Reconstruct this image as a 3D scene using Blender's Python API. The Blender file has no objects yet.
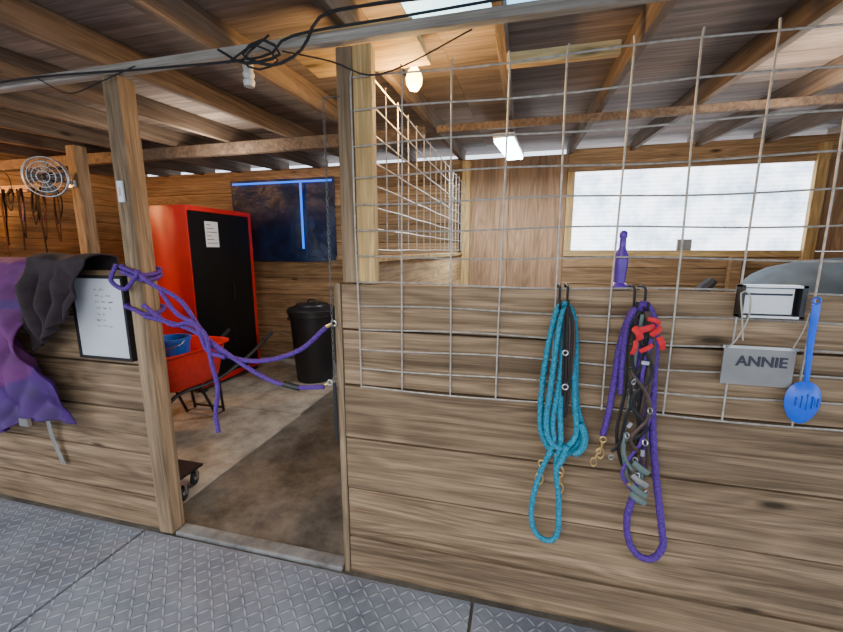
import bpy, bmesh, math, random
from mathutils import Vector, noise, Matrix
random.seed(7)
C=bpy.context.collection
# ------------------------------------------------------------ camera
cam=bpy.data.cameras.new('camera'); co=bpy.data.objects.new('camera',cam); C.objects.link(co)
cam.sensor_width=36; cam.lens=36*385/843; cam.clip_start=.02
co.location=(0,-1.56,1.6)
co.rotation_euler=(math.radians(90-9.7),0,math.radians(14.2))
bpy.context.scene.camera=co
# ------------------------------------------------------------ materials
def newmat(name):
    m=bpy.data.materials.new(name); m.use_nodes=True
    nt=m.node_tree; b=nt.nodes['Principled BSDF']; return m,nt,b
def N(nt,t,**k):
    n=nt.nodes.new(t)
    for a,v in k.items(): setattr(n,a,v)
    return n
def mixc(nt,a,b,f,bt='MIX'):
    n=N(nt,'ShaderNodeMix',data_type='RGBA',blend_type=bt)
    for s,v in ((n.inputs[6],a),(n.inputs[7],b),(n.inputs[0],f)):
        if isinstance(v,bpy.types.NodeSocket): nt.links.new(v,s)
        elif isinstance(v,(int,float)): s.default_value=v
        else: s.default_value=tuple(v)+(1,)
    return n.outputs[2]
def mapr(nt,v,a,b,c,d):
    n=N(nt,'ShaderNodeMapRange'); nt.links.new(v,n.inputs[0])
    for i,x in enumerate((a,b,c,d)): n.inputs[i+1].default_value=x
    return n.outputs[0]
def bump(nt,b,h,s=.3,d=.01):
    n=N(nt,'ShaderNodeBump'); n.inputs['Strength'].default_value=s; n.inputs['Distance'].default_value=d
    nt.links.new(h,n.inputs['Height']); nt.links.new(n.outputs[0],b.inputs['Normal'])
def wood(name,c1,c2,axis=0,rough=.8,var=.25,knots=True,spec=.3,rings=.5):
    m,nt,b=newmat(name); L=nt.links.new
    tc=N(nt,'ShaderNodeTexCoord'); g=N(nt,'ShaderNodeNewGeometry')
    off=N(nt,'ShaderNodeVectorMath',operation='MULTIPLY_ADD')
    cx=N(nt,'ShaderNodeCombineXYZ')
    for i in range(3): L(g.outputs['Random Per Island'],cx.inputs[i])
    L(cx.outputs[0],off.inputs[0]); off.inputs[1].default_value=(31,17,23); L(tc.outputs['Object'],off.inputs[2])
    def mp(al,ac,src=None):
        n=N(nt,'ShaderNodeMapping'); s=[ac]*3; s[axis]=al; n.inputs['Scale'].default_value=s; L(src or off.outputs[0],n.inputs[0]); return n.outputs[0]
    def nz(vec,sc,det=6,dist=0.0,ro=.6,out=0):
        n=N(nt,'ShaderNodeTexNoise'); n.inputs['Scale'].default_value=sc; n.inputs['Detail'].default_value=det
        n.inputs['Roughness'].default_value=ro; n.inputs['Distortion'].default_value=dist; L(vec,n.inputs['Vector']); return n.outputs[out]
    v=N(nt,'ShaderNodeTexVoronoi'); v.inputs['Scale'].default_value=1; L(mp(1.5,5.0),v.inputs['Vector'])
    grain=nz(mp(.55,20),1.6,10,.35,.68); fine=nz(mp(3.0,150),1.5,4,.2); big=nz(mp(.7,4.0),1.3,4,.3)
    fld=nz(mp(.40,4.5),1.0,2,.3,.5)
    md=N(nt,'ShaderNodeMath',operation='MULTIPLY_ADD'); L(fld,md.inputs[0]); md.inputs[1].default_value=95
    kd=mapr(nt,v.outputs['Distance'],0,.45,9,0); L(kd,md.inputs[2])
    sn=N(nt,'ShaderNodeMath',operation='SINE'); L(md.outputs[0],sn.inputs[0])
    ring=mapr(nt,sn.outputs[0],-1,1,1-rings*.42,1+rings*.10)
    f=mapr(nt,grain,.34,.66,0,1)
    col=mixc(nt,c1,c2,f)
    col=mixc(nt,col,ring,1.0,'MULTIPLY')
    ff=mapr(nt,fine,.3,.7,.70,1.18); col=mixc(nt,col,ff,1.0,'MULTIPLY')
    bb=mapr(nt,big,.3,.7,.66,1.18); col=mixc(nt,col,bb,1.0,'MULTIPLY')
    rv=mapr(nt,g.outputs['Random Per Island'],0,1,1-var,1+var); col=mixc(nt,col,rv,1.0,'MULTIPLY')
    if knots:
        k=mapr(nt,v.outputs['Distance'],.04,.11,1,0)
        col=mixc(nt,col,tuple(x*.3 for x in c1),k)
    L(col,b.inputs['Base Color']); b.inputs['Roughness'].default_value=rough
    b.inputs['Specular IOR Level'].default_value=spec
    add=N(nt,'ShaderNodeMath',operation='ADD'); L(grain,add.inputs[0]); L(fine,add.inputs[1])
    bump(nt,b,add.outputs[0],.6,.005)
    return m
def plain(name,c,rough=.5,metal=0,var=.12,sc=20,bs=.1,spec=.5,bd=.003):
    m,nt,b=newmat(name); L=nt.links.new
    tc=N(nt,'ShaderNodeTexCoord'); n=N(nt,'ShaderNodeTexNoise'); n.inputs['Scale'].default_value=sc; n.inputs['Detail'].default_value=5
    L(tc.outputs['Object'],n.inputs['Vector'])
    f=mapr(nt,n.outputs[0],.3,.7,1-var,1+var)
    L(mixc(nt,c,f,1.0,'MULTIPLY'),b.inputs['Base Color'])
    b.inputs['Roughness'].default_value=rough; b.inputs['Metallic'].default_value=metal; b.inputs['Specular IOR Level'].default_value=spec
    bump(nt,b,n.outputs[0],bs,bd); return m
def emis(name,c,s):
    m,nt,b=newmat(name)
    b.inputs['Base Color'].default_value=tuple(c)+(1,)
    b.inputs['Emission Color'].default_value=tuple(c)+(1,); b.inputs['Emission Strength'].default_value=s
    return m
M={}
M['wall']=wood('weathered_plank',(.130,.080,.042),(.39,.262,.155),0,var=.14,rings=.6)
M['wallv']=wood('weathered_post',(.17,.11,.060),(.41,.285,.17),2,var=.1)
M['barn']=wood('barn_plank',(.23,.135,.066),(.48,.305,.16),0)
M['barny']=wood('barn_plank_side',(.36,.20,.085),(.68,.43,.20),1)
M['ply']=wood('plywood',(.29,.165,.09),(.46,.285,.165),2,var=.12,knots=False)
M['joist']=wood('rafter_wood',(.10,.068,.048),(.24,.17,.12),1,var=.2,rings=.2)
M['roof']=wood('roof_board',(.17,.125,.10),(.35,.275,.235),0,var=.2,knots=False,rings=.2)
M['yel']=wood('yellow_lit_lumber_x',(.52,.33,.13),(.72,.50,.23),0,var=.1)  # yellow lumber; on the header boards the colour also holds bulb glow
M['yelv']=wood('yellow_lit_lumber',(.50,.30,.11),(.70,.47,.20),2,var=.1)  # yellow lumber; on the front post strip bulb light is in the colour
M['rail']=wood('grey_rail',(.28,.25,.21),(.50,.45,.38),0,var=.1,knots=False,rings=.2)
M['gap_shade']=plain('gap_shade_sheet',(.012,.009,.007),.9)  # near-black sheet that puts shade into the plank gaps
M['red']=plain('red_paint',(.52,.014,.012),.38,0,.1,6)
M['redp']=plain('red_plastic',(.68,.025,.02),.4)
M['black']=plain('black_panel',(.005,.005,.006),.4,0,.2,4,.05,.25)
M['blackp']=plain('black_plastic',(.012,.012,.014),.45)
M['rubber']=plain('rubber',(.015,.015,.017),.8)
M['blue']=plain('blue_plastic',(.003,.10,.72),.35)
M['blueb']=plain('blue_bucket_plastic',(.01,.10,.50),.4)
M['galv']=plain('galvanized_wire',(.42,.38,.33),.5,.4,.3,40)
M['steel']=plain('steel',(.5,.5,.5),.3,.9)
M['brass']=plain('brass',(.65,.42,.16),.3,.9)
M['white']=plain('white_paper',(.72,.73,.75),.6,0,.04)
M['wboard']=plain('whiteboard_surface',(.55,.57,.61),.35,0,.06,3)
M['ink']=plain('marker_ink',(.03,.03,.05),.7)
M['teal']=plain('teal_rope',(.008,.20,.31),.75,0,.55,160,.4)
M['purple']=plain('purple_rope',(.075,.018,.22),.75,0,.6,160,.4)
M['leather']=plain('black_leather',(.014,.012,.012),.6,0,.3,60,.3,.3)
M['brown']=plain('brown_leather',(.05,.024,.014),.5,0,.3,60,.3)
M['tack']=plain('old_tack_leather',(.010,.007,.006),.9,0,.3,60,.3,.1)
M['tackb']=plain('old_brown_tack',(.035,.014,.008),.9,0,.3,60,.3,.1)
M['green']=plain('green_webbing',(.10,.14,.13),.8)
M['redw']=plain('red_webbing',(.62,.012,.02),.7)
M['dred']=plain('maroon_webbing',(.12,.01,.03),.9)
M['pplast']=plain('purple_plastic',(.085,.018,.30),.35)
M['blanket']=plain('purple_blanket',(.095,.011,.10),.75,0,.35,9,.3)
M['blanket2']=plain('violet_lining',(.045,.006,.11),.65,0,.35,9,.3)
M['jacket']=plain('charcoal_fabric',(.020,.011,.014),.9,0,.4,25,.4)
M['horse']=plain('grey_horse_coat',(.085,.115,.15),.75,0,.25,7,.2)
M['hair']=plain('dark_mane',(.03,.03,.035),.8)
M['tarp']=plain('navy_tarp',(.006,.018,.065),.4,0,.5,5,.8,bd=.03)
M['sign']=plain('grey_sign_plate',(.23,.22,.21),.5,.2,.15,8)
M['string']=plain('baling_string',(.40,.36,.30),.9)
M['insul']=plain('white_ceramic',(.6,.57,.5),.4)
M['caseg']=plain('light_housing',(.1,.1,.1),.5)
def dirtmat(name,c1,c2,sc,lo=.35,hi=.65):
    m,nt,b=newmat(name); L=nt.links.new
    tc=N(nt,'ShaderNodeTexCoord'); n=N(nt,'ShaderNodeTexNoise'); n.inputs['Scale'].default_value=sc; n.inputs['Detail'].default_value=12; n.inputs['Roughness'].default_value=.74
    L(tc.outputs['Object'],n.inputs['Vector'])
    L(mixc(nt,c1,c2,mapr(nt,n.outputs[0],lo,hi,0,1)),b.inputs['Base Color']); b.inputs['Roughness'].default_value=.7; bump(nt,b,n.outputs[0],.5,.02); return m
M['dirt']=dirtmat('dirt_floor',(.052,.045,.038),(.19,.168,.14),3.4,.38,.66)
M['slab']=dirtmat('stall_mat_rubber',(.17,.145,.115),(.44,.40,.34),3)
M['sill']=dirtmat('sill_concrete',(.09,.085,.08),(.26,.25,.24),6)
def tread():
    m,nt,b=newmat('tread_rubber'); L=nt.links.new
    g=N(nt,'ShaderNodeNewGeometry'); sx=N(nt,'ShaderNodeSeparateXYZ'); L(g.outputs['Position'],sx.inputs[0])
    def ma(op,a,b2=None):
        n=N(nt,'ShaderNodeMath',operation=op)
        for i,v in enumerate((a,b2)):
            if v is None: continue
            if isinstance(v,bpy.types.NodeSocket): L(v,n.inputs[i])
            else: n.inputs[i].default_value=v
        return n.outputs[0]
    s=1/.044
    X=ma('MULTIPLY',sx.outputs[0],s); Y=ma('MULTIPLY',sx.outputs[1],s)
    ix=ma('FLOOR',X); iy=ma('FLOOR',Y); qx=ma('SUBTRACT',ma('SUBTRACT',X,ix),.5); qy=ma('SUBTRACT',ma('SUBTRACT',Y,iy),.5)
    par=ma('FLOORED_MODULO',ma('ADD',ix,iy),2.0)
    sg=ma('SUBTRACT',ma('MULTIPLY',par,2.0),1.0)
    a=ma('ADD',qx,ma('MULTIPLY',qy,sg)); c=ma('SUBTRACT',qx,ma('MULTIPLY',qy,sg))
    d=ma('ADD',ma('POWER',ma('DIVIDE',ma('ABSOLUTE',a),.80),2.0),ma('POWER',ma('DIVIDE',ma('ABSOLUTE',c),.19),2.0))
    h=mapr(nt,d,.45,1.1,1,0)
    tc=N(nt,'ShaderNodeTexCoord'); n=N(nt,'ShaderNodeTexNoise'); n.inputs['Scale'].default_value=1.8; n.inputs['Detail'].default_value=9; n.inputs['Roughness'].default_value=.72
    L(tc.outputs['Object'],n.inputs['Vector'])
    base=mixc(nt,(.11,.12,.155),(.25,.265,.305),mapr(nt,n.outputs[0],.36,.64,0,1))
    col=mixc(nt,base,mixc(nt,base,(.58,.62,.68),.36),h)
    L(col,b.inputs['Base Color']); b.inputs['Roughness'].default_value=.42
    bump(nt,b,h,1.0,.005); return m
M['tread']=tread()
def paneM():
    m,nt,b=newmat('daylight_glow_panel'); L=nt.links.new  # pane emits by itself; the glow stands in for daylight coming through
    tc=N(nt,'ShaderNodeTexCoord'); w=N(nt,'ShaderNodeTexWave',wave_type='BANDS',bands_direction='Z'); w.inputs['Scale'].default_value=7; w.inputs['Distortion'].default_value=.4
    L(tc.outputs['Object'],w.inputs['Vector'])
    n=N(nt,'ShaderNodeTexNoise'); n.inputs['Scale'].default_value=2.6; n.inputs['Detail'].default_value=6; n.inputs['Roughness'].default_value=.65; L(tc.outputs['Object'],n.inputs['Vector'])
    c=mixc(nt,(.66,.74,.86),(.84,.90,1.0),mapr(nt,w.outputs[1],0,1,0,1))
    c=mixc(nt,c,mixc(nt,(.34,.46,.58),(1,1,1),mapr(nt,n.outputs[0],.36,.56,0,1)),1.0,'MULTIPLY')
    L(c,b.inputs['Emission Color']); b.inputs['Emission Strength'].default_value=5.2
    b.inputs['Base Color'].default_value=(.6,.65,.7,1); return m
M['pane']=paneM()
M['sky']=emis('skylight_glow_sheet',(.30,.66,1.0),2.8)  # daylight through the roof sheet is put in as emission
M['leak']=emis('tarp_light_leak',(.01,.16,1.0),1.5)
M['bulb']=emis('bulb_glass',(1.0,.62,.14),26)
M['led']=emis('led_diffuser',(.62,.84,1.0),26)
# ------------------------------------------------------------ mesh builder
def catmull(pts,step=.01):
    pts=[Vector(p) for p in pts]
    if len(pts)<3: return pts
    P=[2*pts[0]-pts[1]]+pts+[2*pts[-1]-pts[-2]]; out=[]
    for i in range(1,len(P)-2):
        p0,p1,p2,p3=P[i-1:i+3]; n=max(2,int((p2-p1).length/step))
        for k in range(n):
            t=k/n
            out.append(.5*((2*p1)+(p2-p0)*t+(2*p0-5*p1+4*p2-p3)*t*t+(3*p1-p0-3*p2+p3)*t**3))
    out.append(pts[-1]); return out
class MB:
    def __init__(s): s.v=[]; s.f=[]; s.m=[]; s.mats=[]
    def mi(s,k):
        if k not in s.mats: s.mats.append(k)
        return s.mats.index(k)
    def add(s,vs,fs,k):
        o=len(s.v); s.v+=[tuple(v) for v in vs]; i=s.mi(k)
        for f in fs: s.f.append([o+a for a in f]); s.m.append(i)
    def box(s,a,b,k,rot=None,piv=None):
        x0,y0,z0=a; x1,y1,z1=b
        vs=[Vector(p) for p in ((x0,y0,z0),(x1,y0,z0),(x1,y1,z0),(x0,y1,z0),(x0,y0,z1),(x1,y0,z1),(x1,y1,z1),(x0,y1,z1))]
        if rot is not None:
            c=Vector(piv) if piv else (Vector(a)+Vector(b))/2
            vs=[rot@(v-c)+c for v in vs]
        s.add(vs,[(0,3,2,1),(4,5,6,7),(0,1,5,4),(1,2,6,5),(2,3,7,6),(3,0,4,7)],k)
    def sweep(s,pts,w,k,th=None,seg=8,ref=(0,1,0),smooth=True,step=.012,lobes=False,pitch=55,caps=True):
        if smooth: pts=catmull(pts,step)
        else: pts=[Vector(p) for p in pts]
        th=w if th is None else th; ref=Vector(ref); vs=[];fs=[]; L=0
        n=len(pts); lastB=None
        for i,p in enumerate(pts):
            T=(pts[min(i+1,n-1)]-pts[max(i-1,0)])
            if T.length<1e-9: T=Vector((0,0,1))
            T.normalize()
            Nn=ref-T*T.dot(ref)
            if Nn.length<.05: Nn=(Vector((1,0,0)) if abs(T.x)<.9 else Vector((0,0,1))); Nn=Nn-T*T.dot(Nn)
            Nn.normalize(); B=T.cross(Nn)
            if lastB is not None and B.dot(lastB)<0: B=-B; Nn=-Nn
            lastB=B
            if i: L+=(p-pts[i-1]).length
            ww=w(i/(n-1)) if callable(w) else w; tt=th(i/(n-1)) if callable(th) else th
            for j in range(seg):
                a=2*math.pi*j/seg; r=1
                if lobes: r=.86+.2*abs(math.cos(1.5*a+L*pitch))
                vs.append(p+B*(ww*r*math.cos(a))+Nn*(tt*r*math.sin(a)))
        for i in range(n-1):
            for j in range(seg):
                j2=(j+1)%seg; fs.append((i*seg+j,i*seg+j2,(i+1)*seg+j2,(i+1)*seg+j))
        if caps:
            fs.append(tuple(range(seg))[::-1]); fs.append(tuple((n-1)*seg+j for j in range(seg)))
        s.add(vs,fs,k)
    def rod(s,a,b,r,k,seg=8): s.sweep([a,b],r,k,seg=seg,smooth=False)
    def rope(s,pts,r,k): s.sweep(pts,r,k,seg=12,step=.005,lobes=True,pitch=110)
    def lathe(s,c,prof,k,seg=32,ax='z',R=None):
        vs=[];fs=[];n=len(prof)
        for r,z in prof:
            for j in range(seg):
                a=2*math.pi*j/seg; v=Vector((r*math.cos(a),r*math.sin(a),z))
                if ax=='y': v=Vector((v.x,v.z,v.y))
                if ax=='x': v=Vector((v.z,v.x,v.y))
                if R is not None: v=R@v
                vs.append(Vector(c)+v)
        for i in range(n-1):
            for j in range(seg):
                j2=(j+1)%seg; fs.append((i*seg+j,i*seg+j2,(i+1)*seg+j2,(i+1)*seg+j))
        s.add(vs,fs,k)
    def torus(s,c,R,r,k,nrm=(0,1,0),sx=1,sz=1,seg=24,ts=8):
        nrm=Vector(nrm).normalized(); q=nrm.to_track_quat('Z','Y').to_matrix(); vs=[];fs=[]
        for i in range(seg):
            a=2*math.pi*i/seg
            for j in range(ts):
                b=2*math.pi*j/ts; rr=R+r*math.cos(b)
                vs.append(Vector(c)+q@Vector((rr*math.cos(a)*sx,rr*math.sin(a)*sz,r*math.sin(b))))
        for i in range(seg):
            for j in range(ts):
                i2=(i+1)%seg; j2=(j+1)%ts; fs.append((i*ts+j,i2*ts+j,i2*ts+j2,i*ts+j2))
        s.add(vs,fs,k)
    def ball(s,c,r,k,sc=(1,1,1),seg=16):
        pr=[(max(1e-4,r*math.sin(math.pi*i/seg)),-r*math.cos(math.pi*i/seg)) for i in range(seg+1)]
        o=len(s.v); s.lathe((0,0,0),pr,k,seg)
        for i in range(o,len(s.v)): v=s.v[i]; s.v[i]=(c[0]+v[0]*sc[0],c[1]+v[1]*sc[1],c[2]+v[2]*sc[2])
    def grid(s,fn,nu,nv,k,kf=None):
        vs=[fn(i/nu,j/nv) for i in range(nu+1) for j in range(nv+1)]
        o=len(s.v); s.v+=[tuple(v) for v in vs]
        for i in range(nu):
            for j in range(nv):
                a=i*(nv+1)+j; s.f.append([o+a,o+a+1,o+a+nv+2,o+a+nv+1])
                s.m.append(s.mi(kf(i/nu,j/nv) if kf else k))
    def done(s,name,smooth=True,bevel=0,parent=None,solid=0,sub=0,xf=None):
        me=bpy.data.meshes.new(name)
        if xf is not None: s.v=[tuple(xf@Vector(v)) for v in s.v]
        me.from_pydata(s.v,[],s.f); me.update()
        for k in s.mats: me.materials.append(M[k])
        me.polygons.foreach_set('material_index',s.m)
        bm=bmesh.new(); bm.from_mesh(me); bmesh.ops.recalc_face_normals(bm,faces=bm.faces); bm.to_mesh(me); bm.free()
        xs=[Vector(v) for v in s.v]
        lo=Vector([min(v[i] for v in xs) for i in range(3)]); hi=Vector([max(v[i] for v in xs) for i in range(3)])
        c=Vector(((lo.x+hi.x)/2,(lo.y+hi.y)/2,lo.z))
        me.transform(Matrix.Translation(-c))
        ob=bpy.data.objects.new(name,me); C.objects.link(ob); ob.location=c
        if smooth:
            me.polygons.foreach_set('use_smooth',[True]*len(me.polygons))
            try: me.set_sharp_from_angle(angle=math.radians(40))
            except Exception: pass
        if solid: md=ob.modifiers.new('solid','SOLIDIFY'); md.thickness=solid; md.offset=0
        if sub: md=ob.modifiers.new('sub','SUBSURF'); md.levels=sub; md.render_levels=sub
        if bevel:
            md=ob.modifiers.new('bev','BEVEL'); md.width=bevel; md.segments=2; md.limit_method='ANGLE'
        if parent: ob.parent=parent; ob.location=c-parent.location
        return ob
R3=lambda ax,d: Matrix.Rotation(math.radians(d),3,ax)
# ------------------------------------------------------------ shell
b=MB(); b.box((-9,-7,-.1),(6,4.2,0),'dirt'); b.done('floor',False)
zrow=[0,.204,.468,.729,.99,1.25,1.457]
def planks_x(b,x0,x1,y0,y1,zs,k,jit=.004,splits=(),g=.003):
    for i in range(len(zs)-1):
        xs=[x0]+[s for s in splits if x0<s<x1]+[x1]
        for a,c in zip(xs[:-1],xs[1:]):
            j=random.uniform(-jit,jit)
            b.box((a+.001,y0+j,zs[i]+g),(c-.001,y1+j,zs[i+1]-g),k)
b=MB(); YB=3.42
zz=[0,.24,.48,.72,.96,1.2,1.44]
planks_x(b,-6,-.76,YB,YB+.04,zz+[1.46],'barn')
for (x0,x1) in ((-6,-4.07),(-2.49,-.76)): planks_x(b,x0,x1,YB,YB+.04,[1.46,1.7,1.94,2.18,2.42,2.58],'barn')
planks_x(b,-6,-.76,YB,YB+.04,[2.56,2.72],'barn')
for x0,x1 in ((-.76,-.16),(-.16,.50)): b.box((x0+.002,YB,0),(x1-.002,YB+.02,2.70),'ply')
planks_x(b,.5,4.3,YB,YB+.04,[0,.3,.6,.9,1.2,1.40,1.59],'barn')
planks_x(b,.5,4.3,YB,YB+.04,[2.50,2.75],'barn')
b.box((2.87,YB,1.59),(4.3,YB+.03,2.50),'ply')
b.box((-6.04,YB+.045,0),(4.34,YB+.06,1.45),'gap_shade'); b.box((-6.04,YB+.045,1.45),(.55,YB+.06,2.71),'gap_shade')  # sheets added behind the wall planks to keep sky light out
b.done('wall_back',False,.003)
b=MB()
for i in range(11): b.box((-6.03,-3+0,.25*i+.003),(-6,YB,.25*i+.247),'barny')
b.box((-6.05,-3,0),(-6.035,YB,2.74),'gap_shade')
b.done('wall_left',False,.003)
b=MB()
for i in range(11): b.box((4.3,-.0,.25*i+.003),(4.33,YB,.25*i+.247),'barny')
b.box((4.335,0,0),(4.35,YB,2.74),'gap_shade')
b.done('wall_right',False,.003)
def zr(y): return 2.42+.055*(y+1.56)
b=MB(); ang=math.degrees(math.atan(.055)); y=-3.6
while y<3.7:
    w=.235
    zc=zr(y+w/2)+.15
    segs=[(-8,5)]
    if .02<y+w/2<.42: segs=[(-8,-.55),(.18,5)]
    for a,c in segs:
        cuts=[a]+[q for q in (-5.2,-2.7,-.45,1.9) if a<q<c]+[c]
        for p,q in zip(cuts[:-1],cuts[1:]):
            b.box((p+.001,y+.001,zc-.01),(q-.001,y+w-.001,zc+.012),'roof',R3('X',ang))
    y+=w
b.done('ceiling',False)
b=MB(); b.box((-.55,.0,zr(.2)+.145),(.18,.40,zr(.2)+.165),'sky',R3('X',ang)); b.done('window_3',False)
b=MB(); k=-13
while k<7:
    x=.52+.64*k+random.uniform(-.02,.02)
    if -8<x<5:
        v=[]
        for yy in (-3.6,3.66):
            for dx in (-.022,.022):
                for dz in (0,.137): v.append((x+dx,yy,zr(yy)+dz))
        b.add(v,[(0,1,3,2),(4,6,7,5),(0,4,5,1),(2,3,7,6),(0,2,6,4),(1,5,7,3)],'joist')
    k+=1
b.done('ceiling_joists',False,.003)
b=MB(); b.box((-6,-.03,2.405),(4.3,.015,2.445),'rail'); b.done('overhead_rail',False,.006)
b=MB(); b.box((-1.02,.03,2.452),(-.44,.36,2.485),'yel'); b.box((-.10,.5,2.47),(.40,.54,2.53),'yel'); b.done('header_board',False,.004)
b=MB(); b.box((-6,1.7,2.49),(-.8,1.76,2.595),'joist');b.box((-.7,1.7,2.54),(4.3,1.74,2.595),'joist'); b.done('ceiling_beam',False,.004)
# ------------------------------------------------------------ stall fronts
b=MB(); planks_x(b,-.762,4.3,0,.04,zrow,'wall',splits=(2.4,),g=.0045); b.box((-.76,.042,0.01),(4.3,.05,1.45),'gap_shade')  # dark sheet added behind the boards so the gaps look shaded
b.box((-.795,-.005,0),(-.764,.045,1.457),'wallv'); b.box((-.79,.052,0),(-.69,.13,1.45),'wallv')
for xx in (1.5,3.2): b.box((xx,.052,0),(xx+.09,.13,1.45),'wallv')
b.done('stall_front_wall',False,.003)
b=MB(); planks_x(b,-6,-1.935,0,.04,zrow[:-1]+[1.5],'wall',splits=(-4,),g=.0045); b.box((-6,.042,0.01),(-1.94,.05,1.49),'gap_shade')
for xx in (-3.9,-5.7): b.box((xx,.052,0),(xx+.09,.13,1.45),'wallv')
b.done('stall_front_wall',False,.003)
b=MB(); b.box((-.752,.0,1.46),(-.682,.045,2.40),'wallv'); b.box((-.68,.0,1.46),(-.60,.05,2.40),'yelv'); b.box((-.752,.047,1.46),(-.69,.13,2.40),'wallv'); b.done('support_post',False,.005)
b=MB(); b.box((-1.93,-.03,0.017),(-1.835,.06,2.40),'wallv'); b.done('support_post',False,.008)
b=MB(); b.box((-4.14,1.3,0.015),(-4.03,1.41,2.56),'wallv'); b.done('support_post',False,.006)
b=MB()
zs=[0,.25,.5,.75,1.0,1.25,1.54]
for i in range(6): b.box((-.76,.14,zs[i]+.003),(-.72,YB-.01,zs[i+1]-.003),'barny')
b.box((-.775,.14,1.54),(-.70,YB-.01,1.57),'yel')
b.box((-.72,3.30,0),(-.62,YB-.01,2.66),'yelv')
b.done('stall_partition',False,.003)
def panel(name,fn,L,zs,sp,r=.0036,amp=.006):
    b=MB(); n=int(L/sp)
    def wob(u,z): return amp*noise.noise(Vector((u*1.7,z*2.1,3)))
    for i in range(n+1):
        u=i*sp; b.sweep([fn(u+amp*math.sin(i*3+z*2),wob(u,z)*1.5,z) for z in [zs[0]+(zs[-1]-zs[0])*q/8 for q in range(9)]]+[fn(u,0,zs[-1]+.03)],r,'galv',seg=6,ref=(1,.3,0),smooth=False)
    for z in zs: b.sweep([fn(u*L/40,wob(u*L/40,z)*1.5+.006,z+amp*math.sin(u*.7+z*9)) for u in range(41)],r,'galv',seg=6,ref=(0,0,1),smooth=False)
    return b.done(name,True)
panel('wire_panel',lambda u,d,z:Vector((-.675+u,-.018+d,z)),4.86,[.99,1.08,1.17,1.26,1.36,1.46,1.57,1.68,1.79,1.90,2.02,2.15,2.27],.2023)
panel('wire_panel',lambda u,d,z:Vector((-.68+d,.2+u,z)),3.05,[1.60,1.70,1.80,1.90,2.0,2.12,2.24,2.36],.2,amp=.002)
# ------------------------------------------------------------ windows
b=MB(); b.box((.58,YB+.0,1.59),(2.87,YB+.02,2.50),'pane'); b.done('window_1',False)
b=MB()
b.box((.50,YB-.035,1.53),(2.95,YB-.002,1.60),'yel'); b.box((.50,YB-.03,2.49),(2.95,YB-.002,2.56),'barn')
b.box((.50,YB-.03,1.60),(.58,YB-.002,2.49),'yelv'); b.box((2.86,YB-.06,1.4),(2.96,YB-.002,2.66),'yelv')
b.box((1.70,YB-.034,1.60),(1.84,YB-.002,1.72),'sign')
b.done('trim_1',False,.003)
b=MB(); b.box((2.2,YB-.12,0),(2.30,YB-.04,1.53),'barn'); b.done('wall_stud',False,.003)
b=MB()
def tarpf(u,v):
    x=-4.1+u*1.63; z=1.44+v*1.14
    return (x,YB-.02+.02*noise.noise(Vector((x*3,0,z*3)))+.008*math.sin(x*9+z*4),z)
b.grid(tarpf,50,36,'tarp')
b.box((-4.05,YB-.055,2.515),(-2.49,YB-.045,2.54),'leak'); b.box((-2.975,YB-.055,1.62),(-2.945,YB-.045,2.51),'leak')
b.done('window_2',True)
# ------------------------------------------------------------ floor mats
b=MB()
for (x0,x1) in ((-5.68,-3.86),(-3.85,-2.03),(-2.02,-.15),(-.14,1.72),(1.73,3.55)):
    for (y0,y1) in ((-1.27,-.035),(-2.55,-1.28),(-3.8,-2.56)):
        b.box((x0+.002,y0,.0),(x1-.002,y1,.016),'tread')
b.done('rubber_mat',False,.004)
b=MB(); b.box((-4.0,.15,.0),(-2.02,1.6,.014),'slab'); b.box((-4.0,1.61,0),(-2.04,3.3,.014),'slab'); b.box((-5.9,.15,0),(-4.01,3.3,.014),'slab'); b.done('stall_mat',False,.003)
b=MB(); b.box((-1.83,-.02,0),(-.80,.06,.03),'sill'); b.done('door_sill',False,.008)
UP=Matrix.Translation((0,0,.0145))
# ------------------------------------------------------------ cabinet
b=MB(); x0,x1,y0,y1=-4.2,-3.37,1.82,2.82
b.box((x0,y0,.06),(x1,y0+.03,2.05),'red'); b.box((x0,y1-.05,.06),(x1,y1,2.05),'red'); b.box((x0,y0+.03,2.0),(x1,y1-.05,2.05),'red')
b.box((x0,y0+.03,.06),(x1,y1-.05,.12),'red'); b.box((x0,y0+.03,.12),(x0+.03,y1-.05,2.0),'red')
ym=(y0+y1)/2+.13
b.box((x1-.04,y0+.012,.13),(x1+.004,ym,1.995),'black'); b.box((x1-.04,ym+.004,.13),(x1+.004,y1-.055,1.995),'black')
for xx in (x0+.03,x1-.09):
    for yy in (y0+.03,y1-.09): b.box((xx,yy,0),(xx+.06,yy+.06,.06),'blackp')
b.box((x1+.004,ym-.05,1.0),(x1+.025,ym-.03,1.2),'leather')
b.box((x1+.004,2.05,1.62),(x1+.007,2.24,1.90),'white')
for i in range(6): b.box((x1+.007,2.07,1.86-i*.04),(x1+.008,2.07+.06+.09*((i*7)%3)/2,1.867-i*.04),'ink')
b.done('storage_cabinet',False,.004,xf=UP)
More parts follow.
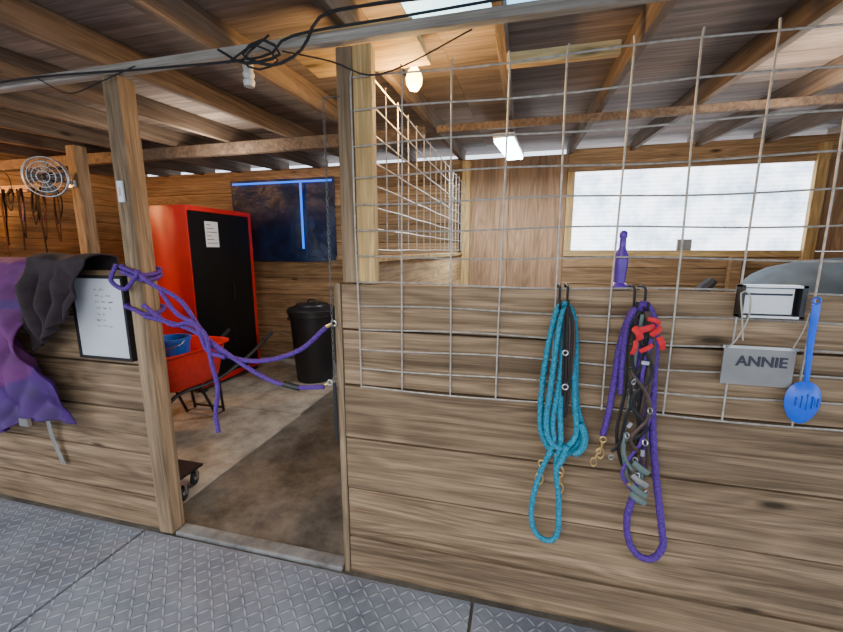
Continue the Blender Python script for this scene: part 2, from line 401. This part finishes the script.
# ------------------------------------------------------------ trash can
b=MB(); c=(-2.43,2.62,0)
b.lathe(c,[(.001,.02),(.205,.02),(.215,.0),(.225,.03),(.27,.80),(.285,.80),(.29,.83),(.275,.86)],'blackp',40)
b.lathe(c,[(.275,.84),(.30,.84),(.302,.88),(.285,.90),(.20,.925),(.19,.945),(.10,.95),(.001,.955)],'blackp',40)
b.sweep([(-2.49,2.62,.95),(-2.48,2.62,.985),(-2.43,2.62,.995),(-2.38,2.62,.985),(-2.37,2.62,.95)],.012,'blackp')
for sg in (-1,1): b.sweep([(-2.43+sg*.27,2.56,.74),(-2.43+sg*.32,2.57,.75),(-2.43+sg*.32,2.67,.75),(-2.43+sg*.27,2.68,.74)],.012,'blackp',ref=(0,0,1))
b.done('trash_can',True,xf=UP)
# ------------------------------------------------------------ wheelbarrow (modelled nose to +x, then turned nose to aisle)
b=MB(); cx,cy=0,0
def ring(hx,hy,z,ox=0,n=40):
    out=[]
    for i in range(n):
        a=2*math.pi*i/n; ca,sa=math.cos(a),math.sin(a); p=.42
        out.append(Vector((cx+ox+hx*math.copysign(abs(ca)**p,ca),cy+hy*math.copysign(abs(sa)**p,sa),z)))
    return out
rs=[ring(.03,.03,.38,-.03),ring(.24,.17,.38,-.03),ring(.28,.21,.41,-.02),ring(.38,.29,.74,.02),ring(.41,.315,.745,.02),ring(.41,.315,.73,.02)]
vs=sum(rs,[]); n=40; fs=[(i*n+j,i*n+(j+1)%n,(i+1)*n+(j+1)%n,(i+1)*n+j) for i in range(5) for j in range(n)]
b.add(vs,fs,'redp')
for sg in (-1,1):
    b.sweep([(-.95,sg*.28,.66),(-.6,sg*.26,.50),(-.2,sg*.20,.365),(.15,sg*.12,.34),(.30,sg*.075,.17)],.016,'blackp',ref=(0,0,1))
    b.sweep([(-.98,sg*.285,.675),(-.84,sg*.272,.61)],.022,'rubber',smooth=False)
    b.sweep([(-.26,sg*.18,.375),(-.30,sg*.17,.015),(-.20,sg*.17,.015),(-.05,sg*.16,.365)],.013,'blackp',smooth=False,ref=(0,1,0))
b.rod((-.30,-.17,.05),(-.30,.17,.05),.012,'blackp'); b.rod((.30,-.09,.17),(.30,.09,.17),.014,'steel')
b.torus((.30,0,.17),.125,.042,'rubber',(0,1,0),seg=36,ts=12); b.lathe((.30,0,.17),[(.001,-.03),(.05,-.03),(.09,-.015),(.09,.015),(.05,.03),(.001,.03)],'blackp',24,'y')
WB=Matrix.Translation((-2.96,1.16,.0145))@Matrix.Rotation(math.radians(-90),4,'Z')
b.done('wheelbarrow',True,xf=WB)
b=MB(); c=(-2.87,1.03,.50)
b.lathe(c,[(.001,.0),(.11,.0),(.115,.01),(.145,.34),(.155,.34),(.155,.365),(.14,.365),(.135,.34),(.105,.02),(.001,.02)],'blueb',36)
b.sweep([(-3.02,1.03,.85),(-3.02,.96,.82),(-2.87,.88,.78),(-2.72,.96,.82),(-2.72,1.03,.85)],.004,'steel')
b.done('bucket',True)
b=MB()
for q in ((-2.03,.24),(-2.35,.24),(-2.35,.40),(-2.10,.40)):
    b.torus((q[0],q[1],.050),.035,.015,'rubber',(1,.4,0)); b.ball((q[0],q[1],.05),.02,'steel'); b.box((q[0]-.026,q[1]-.008,.05),(q[0]-.020,q[1]+.008,.12),'steel'); b.box((q[0]+.020,q[1]-.008,.05),(q[0]+.026,q[1]+.008,.12),'steel'); b.box((q[0]-.03,q[1]-.02,.118),(q[0]+.03,q[1]+.02,.124),'steel')
b.box((-2.42,.20,.124),(-2.06,.44,.14),'blackp')
b.done('caster_dolly',True,xf=UP)
# ------------------------------------------------------------ horse
def horse():
    V=[];E=[];Rr=[]
    def a(p,r,par=None):
        V.append(p);Rr.append(r); i=len(V)-1
        if par is not None:E.append((par,i))
        return i
    Y=1.8
    pel=a((1.85,Y,1.35),(.31,.31)); ru=a((1.64,Y,1.28),(.26,.24),pel)
    lo=a((2.2,Y,1.30),(.29,.29),pel); ri=a((2.5,Y,1.25),(.31,.33),lo); wi=a((2.78,Y,1.28),(.27,.32),ri)
    nb=a((3.0,Y,1.40),(.18,.23),wi); nm=a((3.22,Y,1.60),(.12,.17),nb); po=a((3.44,Y,1.80),(.09,.12),nm)
    ch=a((3.56,Y,1.72),(.09,.12),po); br=a((3.72,Y,1.53),(.065,.08),ch); mu=a((3.82,Y,1.41),(.06,.065),br)
    for s in (-1,1):
        h=a((1.78,Y+s*.15,1.05),(.14,.17),pel); st=a((1.90,Y+s*.17,.84),(.09,.12),h); hk=a((1.62,Y+s*.17,.52),(.05,.06),st); fl=a((1.66,Y+s*.17,.17),(.038,.038),hk); a((1.71,Y+s*.17,.06),(.052,.052),fl)
        sh=a((2.86,Y+s*.15,1.0),(.11,.14),wi); el=a((2.80,Y+s*.16,.80),(.07,.085),sh); kn=a((2.84,Y+s*.16,.46),(.048,.048),el); fl=a((2.83,Y+s*.16,.16),(.036,.036),kn); a((2.87,Y+s*.16,.06),(.05,.05),fl)
    me=bpy.data.meshes.new('horse'); me.from_pydata(V,E,[]); ob=bpy.data.objects.new('horse',me); C.objects.link(ob)
    md=ob.modifiers.new('skin','SKIN'); md.use_smooth_shade=True
    for i,sv in enumerate(me.skin_vertices[0].data): sv.radius=Rr[i]; sv.use_root=(i==0)
    s=ob.modifiers.new('sub','SUBSURF'); s.levels=2; s.render_levels=2
    me.materials.append(M['horse'])
    b=MB()
    b.sweep([(1.42,Y,1.38),(1.34,Y,1.25),(1.32,Y,.9),(1.36,Y,.5)],lambda t:.02+.05*math.sin(math.pi*min(1,t*.9+.1)),'hair')
    for i in range(14):
        t=i/13; p=Vector((2.95,Y,1.62)).lerp(Vector((3.46,Y,1.93)),t); b.sweep([p,p+Vector((.0,-.08,-.05)),p+Vector((.01,-.13,-.18))],.018,'hair')
    for s_ in (-1,1):
        b.sweep([(3.46,Y+s_*.05,1.90),(3.47,Y+s_*.065,1.97),(3.485,Y+s_*.06,2.04)],lambda t:.028*(1-t)+.004,'horse')
        b.ball((3.60,Y+s_*.085,1.72),.02,'ink')
    b.done('mane_tail_ears',True,parent=ob)
horse()
# ------------------------------------------------------------ fabric
b=MB()
def blf(u,v):
    x=-3.75+u*1.36
    bot=.60+.08*math.sin(u*9)
    if v<.12: t=v/.12; z=1.25+.29*t; y=.10-.03*t
    elif v<.18: t=(v-.12)/.06; z=1.53+.03*math.sin(math.pi*t); y=.07-.13*t
    else: t=(v-.18)/.82; z=1.53+(bot-1.53)*t; y=-.06-.06*math.sin(math.pi*min(1,t*1.1))
    k=max(0,v-.15)
    dg=x*19+z*9
    f=(.5+.5*math.sin(dg+2.5*noise.noise(Vector((x*1.5,z*1.5,0)))))**2*.085+abs(noise.noise(Vector((x*6,z*4,2))))*.06+.02*abs(math.sin(x*37-z*9))
    y-=f*min(1,k*3)
    edge=.07*noise.noise(Vector((z*5,1,5)))-.09*math.sin(math.pi*min(1,k*1.6)) +.06*max(0,k-.55)
    return (x+edge*u,y,z)
b.grid(blf,160,130,'blanket',lambda u,v:'blanket2' if (v>.70+.1*math.sin(u*9+1) or (.36<v<.40)) else 'blanket')
b.box((-2.60,-.19,.66),(-2.54,-.175,.70),'steel')
b.done('horse_blanket',True,solid=.006)
b=MB()
def jf(u,v):
    x=-2.50+u*.40
    if v<.1: t=v/.1; z=1.30+.25*t; y=.07
    elif v<.16: t=(v-.1)/.06; z=1.565+.015*math.sin(t*3.1); y=.07-.16*t
    else: t=(v-.16)/.84; z=1.56+((1.06+.20*u)-1.56)*t; y=-.09-.02*t
    k=max(0,v-.15); y-=abs(.035*math.sin(x*30+z*9)+.07*noise.noise(Vector((x*8,z*6,9))))*min(1,k*4)
    return (x-(.12*t*u if v>.16 else 0),y,z+.02*noise.noise(Vector((x*5,0,1))))
b.grid(jf,60,60,'jacket'); b.done('jacket',True,solid=.008)
b=MB(); b.sweep([(-2.66,-.06,.75),(-2.64,-.045,.62),(-2.65,-.03,.5),(-2.61,-.02,.33)],.018,'sign',th=.003); b.done('girth_strap',True)
b=MB(); b.box((-2.31,-.03,1.03),(-1.965,-.012,1.46),'wboard')
for a,c in (((-2.32,-.036,1.02),(-1.955,-.006,1.035)),((-2.32,-.036,1.455),(-1.955,-.006,1.47)),((-2.32,-.036,1.035),(-2.305,-.006,1.455)),((-1.97,-.036,1.035),(-1.955,-.006,1.455))): b.box(a,c,'leather')
rw=random.Random(2)
for i in range(7):
    x=-2.17+.012*rw.random(); z=1.395-i*.032
    for w_ in range(rw.choice((2,3,3))):
        n_=rw.choice((5,7,9)); pts=[(x+j*.0042,-.0305,z+rw.uniform(-.006,.007)) for j in range(n_)]
        b.sweep(pts,.0011,'ink',seg=4,step=.004); x+=n_*.0042+.010
b.done('whiteboard',False)
b=MB(); b.box((-1.905,-.042,1.83),(-1.87,-.031,1.93),'white'); b.box((-1.893,-.05,1.86),(-1.882,-.042,1.90),'insul'); b.done('light_switch',False,.003)
# ------------------------------------------------------------ fan and hanging tack
b=MB(); fc=Vector((-4.17,1.13,2.25)); q=Vector((.55,-1,-.1)).normalized()
for r_ in (.17,.13,.09,.05): b.torus(fc+q*(.03*(1-r_/.17)+.02),r_,.003,'steel',q,seg=36,ts=6)
b.torus(fc,.17,.007,'steel',q,seg=40); b.torus(fc-q*.06,.16,.004,'steel',q,seg=36)
qm=q.to_track_quat('Z','Y').to_matrix()
for i in range(20):
    a=2*math.pi*i/20; d=qm@Vector((math.cos(a),math.sin(a),0)); b.sweep([fc+d*.03+q*.045,fc+d*.12+q*.03,fc+d*.17,fc+d*.16-q*.06,fc+d*.05-q*.075],.002,'steel',seg=5,step=.03)
for i in range(4):
    a=i*math.pi/2
    d=qm@Vector((math.cos(a),math.sin(a),0)); e=qm@Vector((-math.sin(a),math.cos(a),0))
    b.add([fc+d*.02-e*.015,fc+d*.14-e*.05+q*.015,fc+d*.14+e*.05-q*.02,fc+d*.02+e*.02-q*.01],[(0,1,2,3)],'caseg')
b.lathe(fc-q*.05,[(.001,-.06),(.045,-.05),(.05,.02),(.03,.07),(.001,.08)],'blackp',20,R=qm)
b.box((-4.12,1.27,2.18),(-4.06,1.297,2.24),'steel'); b.rod(fc-q*.08,(-4.09,1.28,2.21),.012,'steel')
b.done('wall_fan',True)
b=MB(); b.box((-5.99,1.34,2.17),(-4.145,1.375,2.24),'barn'); b.done('tack_rail',False,.003)
b=MB(); cols=['tack','tackb','tack','tack','tackb','dred','tack','tack','tack','tackb','purple']
rr=random.Random(5)
for i in range(11):
    x=-5.8+i*.145+rr.uniform(-.04,.04); z0=2.19; L=.22+.42*rr.random(); w=.03+.03*rr.random()
    b.rod((x,1.34,z0),(x,1.29,z0+.01),.004,'steel')
    for s in range(2):
        o=.012*s; k=cols[(i*3+s*4)%len(cols)]; LL=L*(.6+.3*s); wl=w*(.5+rr.random()); wr=w*(.4+rr.random()*.8)
        b.sweep([(x,1.30-o,z0+.01),(x-wl,1.29-o,z0-LL*.4),(x-wl*.7+o,1.28-o,z0-LL*.8),(x+o*2,1.27-o,z0-LL),(x+wr*.9,1.28-o,z0-LL*.7),(x+wr,1.29-o,z0-LL*.35),(x+.005,1.30-o,z0+.01)],.012,k,th=.003,seg=6)
    if i%2: b.sweep([(x,1.26,z0),(x+.01,1.255,z0-L*.6),(x-.01+.04*rr.random(),1.25,z0-L*1.15)],.013,cols[(i*5+1)%len(cols)],th=.003,seg=6)
    if i%3==0: b.torus((x+.02,1.24,z0+.06),.09+.04*rr.random(),.0035,'tack',(.1,1,.1))
def cf(u,v): return (-5.9+u*.50+.03*math.sin(v*5),1.22-.04*math.sin(u*14+v*2)-.02,2.0-.75*v)
b.grid(cf,30,20,'jacket')
b.done('hanging_halters',True)
# ------------------------------------------------------------ ropes on the stall front
Yr=-.055
def P(l,y=Yr,dy=.0): return [(x,y+dy*math.sin(i*1.7),z) for i,(x,z) in enumerate(l)]
def snap(b,p,d=(0,-1),s=1.0,k='brass'):
    x,z=p; y=Yr-.012; dx,dz=d
    b.torus((x,y,z),.010*s,.0028*s,k); b.rod((x+dx*.010*s,y,z+dz*.010*s),(x+dx*.035*s,y,z+dz*.035*s),.006*s,k)
    b.torus((x+dx*.052*s,y,z+dz*.052*s),.014*s,.0038*s,k,sx=.8,sz=1.35)
def hook(b,x,z=1.457,k='leather'):
    b.sweep([(x,.05,z-.05),(x,.048,z+.006),(x,.0,z+.012),(x,-.035,z+.004),(x,-.04,z-.05),(x,-.055,z-.075),(x,-.078,z-.06),(x,-.08,z-.035)],.0045,k,ref=(1,0,0))
b=MB(); hook(b,.150); hook(b,.178)
b.rope(P([(.158,1.40),(.140,1.371),(.118,1.242),(.104,1.08),(.104,.935),(.119,.864),(.156,.805),(.202,.798),(.247,.855),(.258,.92),(.232,1.031),(.222,1.15),(.215,1.26),(.200,1.362),(.175,1.402),(.158,1.40)]),.011,'teal')
b.rope(P([(.165,1.39),(.150,1.30),(.135,1.1),(.125,.95),(.140,.87),(.19,.84),(.235,.90),(.225,1.02),(.205,1.2),(.185,1.35),(.168,1.395)],-.078),.011,'teal')
b.rope(P([(.170,1.39),(.172,1.25),(.165,1.1),(.150,.95),(.157,.856),(.135,.78),(.114,.72),(.089,.581),(.099,.467),(.149,.421),(.192,.455),(.192,.598),(.178,.70),(.173,.773),(.185,.86),(.175,1.0),(.185,1.2),(.180,1.39)],-.067),.011,'teal')
b.rope(P([(.205,.86),(.19,.80),(.175,.77)],-.09),.012,'teal')
b.sweep([(.250,-.075,.95),(.268,-.08,.90),(.262,-.08,.85),(.235,-.075,.82)],.013,'teal')
snap(b,(.118,.76),(-.1,-1),1.3); snap(b,(.180,.80),(.1,-1),1.3); snap(b,(.186,.72),(.1,-1),1.1)
b.done('lead_rope',True)
b=MB()
for i,(ox,L) in enumerate(((.0,.34),(.018,.28),(.01,.42))):
    b.sweep(P([(.175,1.40),(.166+ox,1.34),(.172+ox,1.40-L*.6),(.178+ox,1.40-L),(.186+ox,1.40-L*.7),(.184+ox,1.32),(.178,1.40)],-.095-.005*i),.005,['leather','brown','leather'][i],th=.003,seg=6)
b.torus((.182,-.108,1.10),.010,.0024,'steel'); b.torus((.175,-.108,1.23),.009,.0024,'steel')
b.done('horse_halter',True)
b=MB(); hook(b,.405); hook(b,.440)
b.rope(P([(.425,1.40),(.392,1.372),(.368,1.257),(.359,1.122),(.347,.98),(.335,.90)]),.0115,'purple')
b.rope(P([(.41,1.405),(.445,1.405),(.478,1.319),(.488,1.15),(.499,.98),(.527,.782),(.568,.558),(.580,.47),(.550,.412),(.500,.415),(.462,.471),(.447,.578),(.473,.732),(.483,.898),(.465,1.0),(.44,1.15),(.43,1.39)]),.0125,'purple')
b.rope(P([(.40,1.40),(.38,1.33),(.375,1.2),(.38,1.08)],-.075),.010,'purple')
snap(b,(.335,.89),(-.1,-1),1.1); snap(b,(.322,.84),(-.3,-1),.9)
b.done('lead_rope',True)
b=MB()
ks=['leather','brown','green','leather','leather','purple','green','leather','brown']
dat=[[(.415,1.39),(.385,1.30),(.39,1.1),(.375,.93),(.41,.80),(.45,.86),(.44,1.05),(.45,1.28),(.42,1.39)],
     [(.43,1.39),(.46,1.28),(.455,1.1),(.44,.95),(.43,.78),(.47,.75),(.485,.85),(.465,1.0),(.47,1.25),(.44,1.39)],
     [(.42,1.38),(.41,1.2),(.405,1.05),(.395,.9),(.43,.74),(.465,.70),(.47,.8)],
     [(.40,1.36),(.40,1.22),(.43,1.10),(.40,1.02),(.385,.9),(.36,.86)],
     [(.435,1.36),(.43,1.20),(.40,1.12),(.435,1.0),(.455,.88)],
     [(.45,1.30),(.435,1.15),(.47,1.05),(.45,.92),(.42,.85),(.40,.78),(.44,.72)],
     [(.395,.95),(.40,.86),(.44,.80),(.475,.82)],
     [(.41,1.30),(.46,1.18),(.40,1.07),(.46,.98),(.40,.91)],
     [(.39,1.18),(.45,1.10),(.46,1.02),(.41,.93),(.46,.86),(.42,.78)]]
for i,d in enumerate(dat): b.sweep(P(d,-.083-.006*i,.004),.0062,ks[i],th=.003,seg=6)
for (x,z) in ((.395,.95),(.455,.93),(.44,.80),(.475,.74),(.43,.86),(.46,1.05),(.40,1.15),(.35,.86)): b.torus((x,-.14,z),.010,.0026,'steel',(.6*math.sin(x*90),1,.5*math.cos(z*50)),sx=.8)
for (x,z,w,k) in ((.40,.99,.010,'steel'),(.45,.89,.012,'steel'),(.42,.76,.010,'brass'),(.43,1.22,.012,'steel')): b.box((x-w,-.143,z-.006),(x+w,-.137,z+.006),k,R3('Y',z*300))
for (x,z,a,w,h) in ((.42,1.335,20,.028,.011),(.398,1.32,-60,.022,.012),(.455,1.33,50,.018,.010),(.472,1.29,-70,.020,.010),(.43,1.27,35,.020,.008),(.392,1.27,80,.022,.008),(.445,1.365,-20,.018,.008)):
    c_,s__=math.cos(math.radians(a)),math.sin(math.radians(a))
    b.sweep([(x-w*c_,-.135,z-w*s__),(x,-.15,z+h*.5),(x+w*c_,-.135,z+w*s__)],h,'redw',th=.005)
for z in (.85,.80,.76,.73): b.sweep([(.425,-.14,z),(.445,-.15,z-.015),(.475,-.14,z-.035)],.011,'green' if z!=.80 else 'sign',th=.006)
b.done('horse_halter',True)
b=MB(); b.lathe((.365,.020,1.458),[(.001,0),(.036,0),(.038,.006),(.036,.012),(.022,.022),(.024,.06),(.028,.10),(.026,.125),(.014,.15),(.013,.185),(.016,.19),(.016,.205),(.010,.212),(.001,.213)],'pplast',28,R=Matrix.Diagonal((.85,.8,1))); b.done('spray_bottle',True)
b=MB(); x0,x1,z0,z1=.72,.90,1.378,1.487
b.box((x0,-.035,z0),(x1,-.029,z1),'blackp'); b.box((x0,-.065,z0),(x1,-.03,z0+.008),'steel'); b.box((x0,-.065,z1-.008),(x1,-.03,z1),'steel'); b.box((x0,-.065,z0),(x0+.010,-.03,z1),'blackp'); b.box((x1-.014,-.065,z0),(x1,-.03,z1),'blackp')
b.box((x0+.014,-.048,z0+.012),(x1-.026,-.043,z1-.012),'white'); b.box((x0+.018,-.0485,z1-.035),(x1-.03,-.0475,z1-.028),'ink')
b.done('card_holder',False,.002)
b=MB(); b.box((.705,-.034,1.135),(.915,-.029,1.27),'sign'); b.box((.70,-.036,1.265),(.92,-.027,1.275),'steel')
b.sweep([(.74,-.067,1.30),(.728,-.068,1.38),(.715,-.07,1.46),(.74,-.07,1.455),(.745,-.07,1.38),(.72,-.067,1.30),(.71,-.036,1.265)],.0025,'string')
b.sweep([(.90,-.036,1.27),(.905,-.067,1.35),(.912,-.067,1.40)],.0022,'string')
s_=b.done('name_sign',False)
fc_=bpy.data.curves.new('lettering','FONT'); fc_.body='ANNIE'; fc_.size=.050; fc_.extrude=.001; fc_.offset=.0010; fc_.space_character=1.0
t=bpy.data.objects.new('lettering',fc_); C.objects.link(t); fc_.materials.append(M['ink']); t.parent=s_
t.location=Vector((.745,-.0365,1.205))-s_.location; t.rotation_euler=(math.radians(90),0,0)
# spoon
b=MB()
b.sweep([(.918,-.08,1.43),(.919,-.08,1.39),(.926,-.07,1.30),(.938,-.06,1.20),(.942,-.055,1.17)],lambda t:.0125-.005*t,'blue',th=.006,seg=10)
def bowl(u,v):
    a=2*math.pi*u; r=v; x=.052*r*math.cos(a); z=.075*r*math.sin(a)*(1-.12*math.sin(a))
    return (.947+x,-.045-.022*(1-r*r)+.0,1.100+z)
b.grid(bowl,32,8,'blue')
for i in range(-2,3): b.box((.947+i*.015-.0015,-.0695,1.085-.006*(2-abs(i))),(.947+i*.015+.0015,-.063,1.115+.006*(2-abs(i))),'blueb')
b.torus((.917,-.08,1.442),.010,.003,'blue'); b.sweep([(.917,-.08,1.45),(.915,-.05,1.465),(.912,-.025,1.465)],.002,'string')
b.done('slotted_spoon',True)
# ------------------------------------------------------------ passage rope and chain
b=MB()
b.rope([(-1.83,-.055,1.50),(-1.76,-.05,1.44),(-1.61,-.03,1.355),(-1.51,-.02,1.207),(-1.40,-.02,1.10),(-1.205,-.02,1.074),(-.983,-.02,1.138),(-.83,-.02,1.26)],.011,'purple')
b.rope([(-1.82,-.05,1.272),(-1.60,-.04,1.228),(-1.47,-.035,1.17),(-1.26,-.03,1.044),(-1.12,-.03,.985),(-.993,-.03,.966),(-.85,-.03,.98)],.0105,'purple')
b.rope([(-1.82,-.05,1.33),(-1.66,-.055,1.24),(-1.55,-.055,1.25),(-1.46,-.055,1.20),(-1.43,-.06,1.05),(-1.41,-.06,.93),(-1.436,-.06,.80),(-1.43,-.06,.70)],.0105,'purple')
b.rope([(-1.70,-.05,1.40),(-1.60,-.07,1.30),(-1.50,-.06,1.24),(-1.46,-.05,1.12),(-1.36,-.05,1.09)],.0105,'purple')
for z0 in (1.50,1.475,1.30):
    b.rope([(-1.945,.03,z0+.02),(-1.94,-.042,z0+.02),(-1.88,-.045,z0),(-1.825,-.042,z0-.02),(-1.82,.03,z0-.02),(-1.825,.072,z0),(-1.87,.075,z0+.01),(-1.94,.07,z0+.02),(-1.945,.03,z0+.02)],.0105,'purple')
b.rope([(-1.96,-.05,1.53),(-1.98,-.07,1.45),(-1.90,-.07,1.41),(-1.83,-.065,1.47),(-1.81,-.06,1.50)],.0105,'purple')
for q in ((-.83,1.26),(-.86,.98)): b.rod((q[0],-.02,q[1]),(q[0]+.025,-.018,q[1]+.012),.008,'brass'); b.torus((q[0]+.035,-.018,q[1]+.018),.012,.0035,'steel')
b.rod((-1.06,-.03,.975),(-.98,-.03,.963),.015,'blackp')
b.done('barrier_rope',True)
b=MB(); z=2.20; i=0
while z>1.0:
    b.torus((-.800,-.022,z),.0068,.0016,'caseg',(1,0,0) if i%2 else (0,1,0),sx=.75,sz=1.5,seg=12,ts=5); z-=.0175; i+=1
b.rod((-.80,-.022,1.0),(-.80,-.022,.72),.009,'rubber'); b.rod((-.80,-.022,2.205),(-.742,-.012,2.215),.002,'caseg'); b.rod((-.742,-.012,2.215),(-.742,.01,2.215),.002,'caseg')
b.done('hanging_chain',True)
# ------------------------------------------------------------ cables
b=MB()
def cab(pts,r=.006,k='rubber'): b.sweep(pts,r,k,seg=6,ref=(0,0,1),step=.04)
cab([(-4.5,-.05,2.455),(-3.4,-.06,2.40),(-2.4,-.06,2.42),(-1.6,-.06,2.385),(-1.05,-.06,2.37),(-.9,-.06,2.43),(-.4,-.06,2.44),(.4,-.05,2.46),(1.6,-.05,2.48)],.005)
cab([(-1.25,-.06,2.42),(-1.1,-.09,2.34),(-.95,-.08,2.36),(-1.02,-.08,2.42),(-1.12,-.08,2.38),(-.98,-.09,2.32),(-.86,-.07,2.37),(-.78,-.06,2.48),(-.6,-.05,2.50),(-.3,-.05,2.49)],.006)
cab([(-1.2,-.07,2.36),(-1.05,-.09,2.40),(-.96,-.08,2.34),(-1.04,-.09,2.31),(-1.12,-.08,2.36),(-1.0,-.07,2.44)],.004)
cab([(-.95,-.06,2.38),(-.75,-.04,2.33),(-.6,-.03,2.27),(-.45,-.03,2.29),(-.2,-.03,2.38)],.003)
cab([(-2.3,-.05,2.42),(-2.1,-.06,2.33),(-1.9,-.06,2.36),(-1.7,-.05,2.41)],.003)
b.done('electrical_cables',True)
b=MB(); b.lathe((-1.12,-.05,2.27),[(.001,0),(.02,0),(.024,.02),(.018,.03),(.024,.045),(.018,.06),(.022,.08),(.012,.10),(.001,.105)],'insul',20); b.rod((-1.12,-.05,2.37),(-1.12,-.033,2.41),.004,'steel'); b.done('ceramic_insulator',True)
# ------------------------------------------------------------ lamps and added fill lights
b=MB(); lc=Vector((-.56,.5,2.46))
b.lathe(lc,[(.001,-.055),(.022,-.052),(.038,-.028),(.042,0),(.034,.028),(.018,.048),(.014,.06)],'bulb',24)
b.lathe(lc,[(.016,.055),(.022,.06),(.024,.10),(.012,.11),(.001,.11)],'insul',20); b.box((-.60,.47,2.565),(-.52,.53,2.60),'caseg'); b.done('light_bulb',True)
b=MB(); R=R3('Z',-5)@R3('X',3.1); c0=(-.13,2.26,2.52)
b.box((-.215,1.80,2.52),(-.045,2.72,2.555),'insul',R,c0); b.box((-.205,1.81,2.49),(-.055,2.71,2.52),'led',R,c0)
for yy in (1.95,2.55): b.rod((-.13,yy,2.55),(-.13,yy,zr(yy)+.0),.004,'steel')
b.done('led_shop_light',False)
for (x,y) in ((-.6,-2.4),(-3.6,-2.2),(2.0,-2.4)):
    b=MB(); b.box((x-.6,y-.08,2.30),(x+.6,y+.08,zr(y-.08)),'insul'); b.box((x-.58,y-.06,2.285),(x+.58,y+.06,2.30),'led'); b.done('added_fill_fixture',False,.004)  # unseen fixtures added to go with the aisle fill lights
def light(name,t,loc,e,col,size=.1,rot=(0,0,0)):
    l=bpy.data.lights.new(name,t); l.energy=e; l.color=col
    if t=='AREA': l.size=size
    else: l.shadow_soft_size=size
    o=bpy.data.objects.new(name,l); C.objects.link(o); o.location=loc; o.rotation_euler=rot; return o
light('bulb_light','POINT',(-.56,.5,2.36),46,(1,.60,.20),.04)
light('led_light','AREA',(-.13,2.26,2.46),65,(.84,.92,1),.3)
light('tack_room_light','POINT',(-5.3,.6,2.25),130,(1,.50,.15),.06)
light('aisle_fill_light','AREA',(-.6,-2.3,2.27),60,(1,.94,.86),1.2)  # unseen fill added behind the camera to brighten the stall front
light('aisle_fill_light','AREA',(-3.6,-2.1,2.27),54,(.90,.94,1),1.2)  # second added fill, brightens the left side from out of view
light('passage_fill_light','POINT',(-2.6,1.4,2.3),32,(1,.88,.72),.15)  # added fill without a fixture, lifts the passage and its roof
light('stall_fill_light','POINT',(1.6,1.2,2.35),32,(1,.85,.68),.15)  # added fill without a fixture, brightens the stall interior
# ------------------------------------------------------------ world
w=bpy.data.worlds.new('world'); bpy.context.scene.world=w; w.use_nodes=True
bg=w.node_tree.nodes['Background']; bg.inputs[0].default_value=(.76,.86,1,1); bg.inputs[1].default_value=2.9
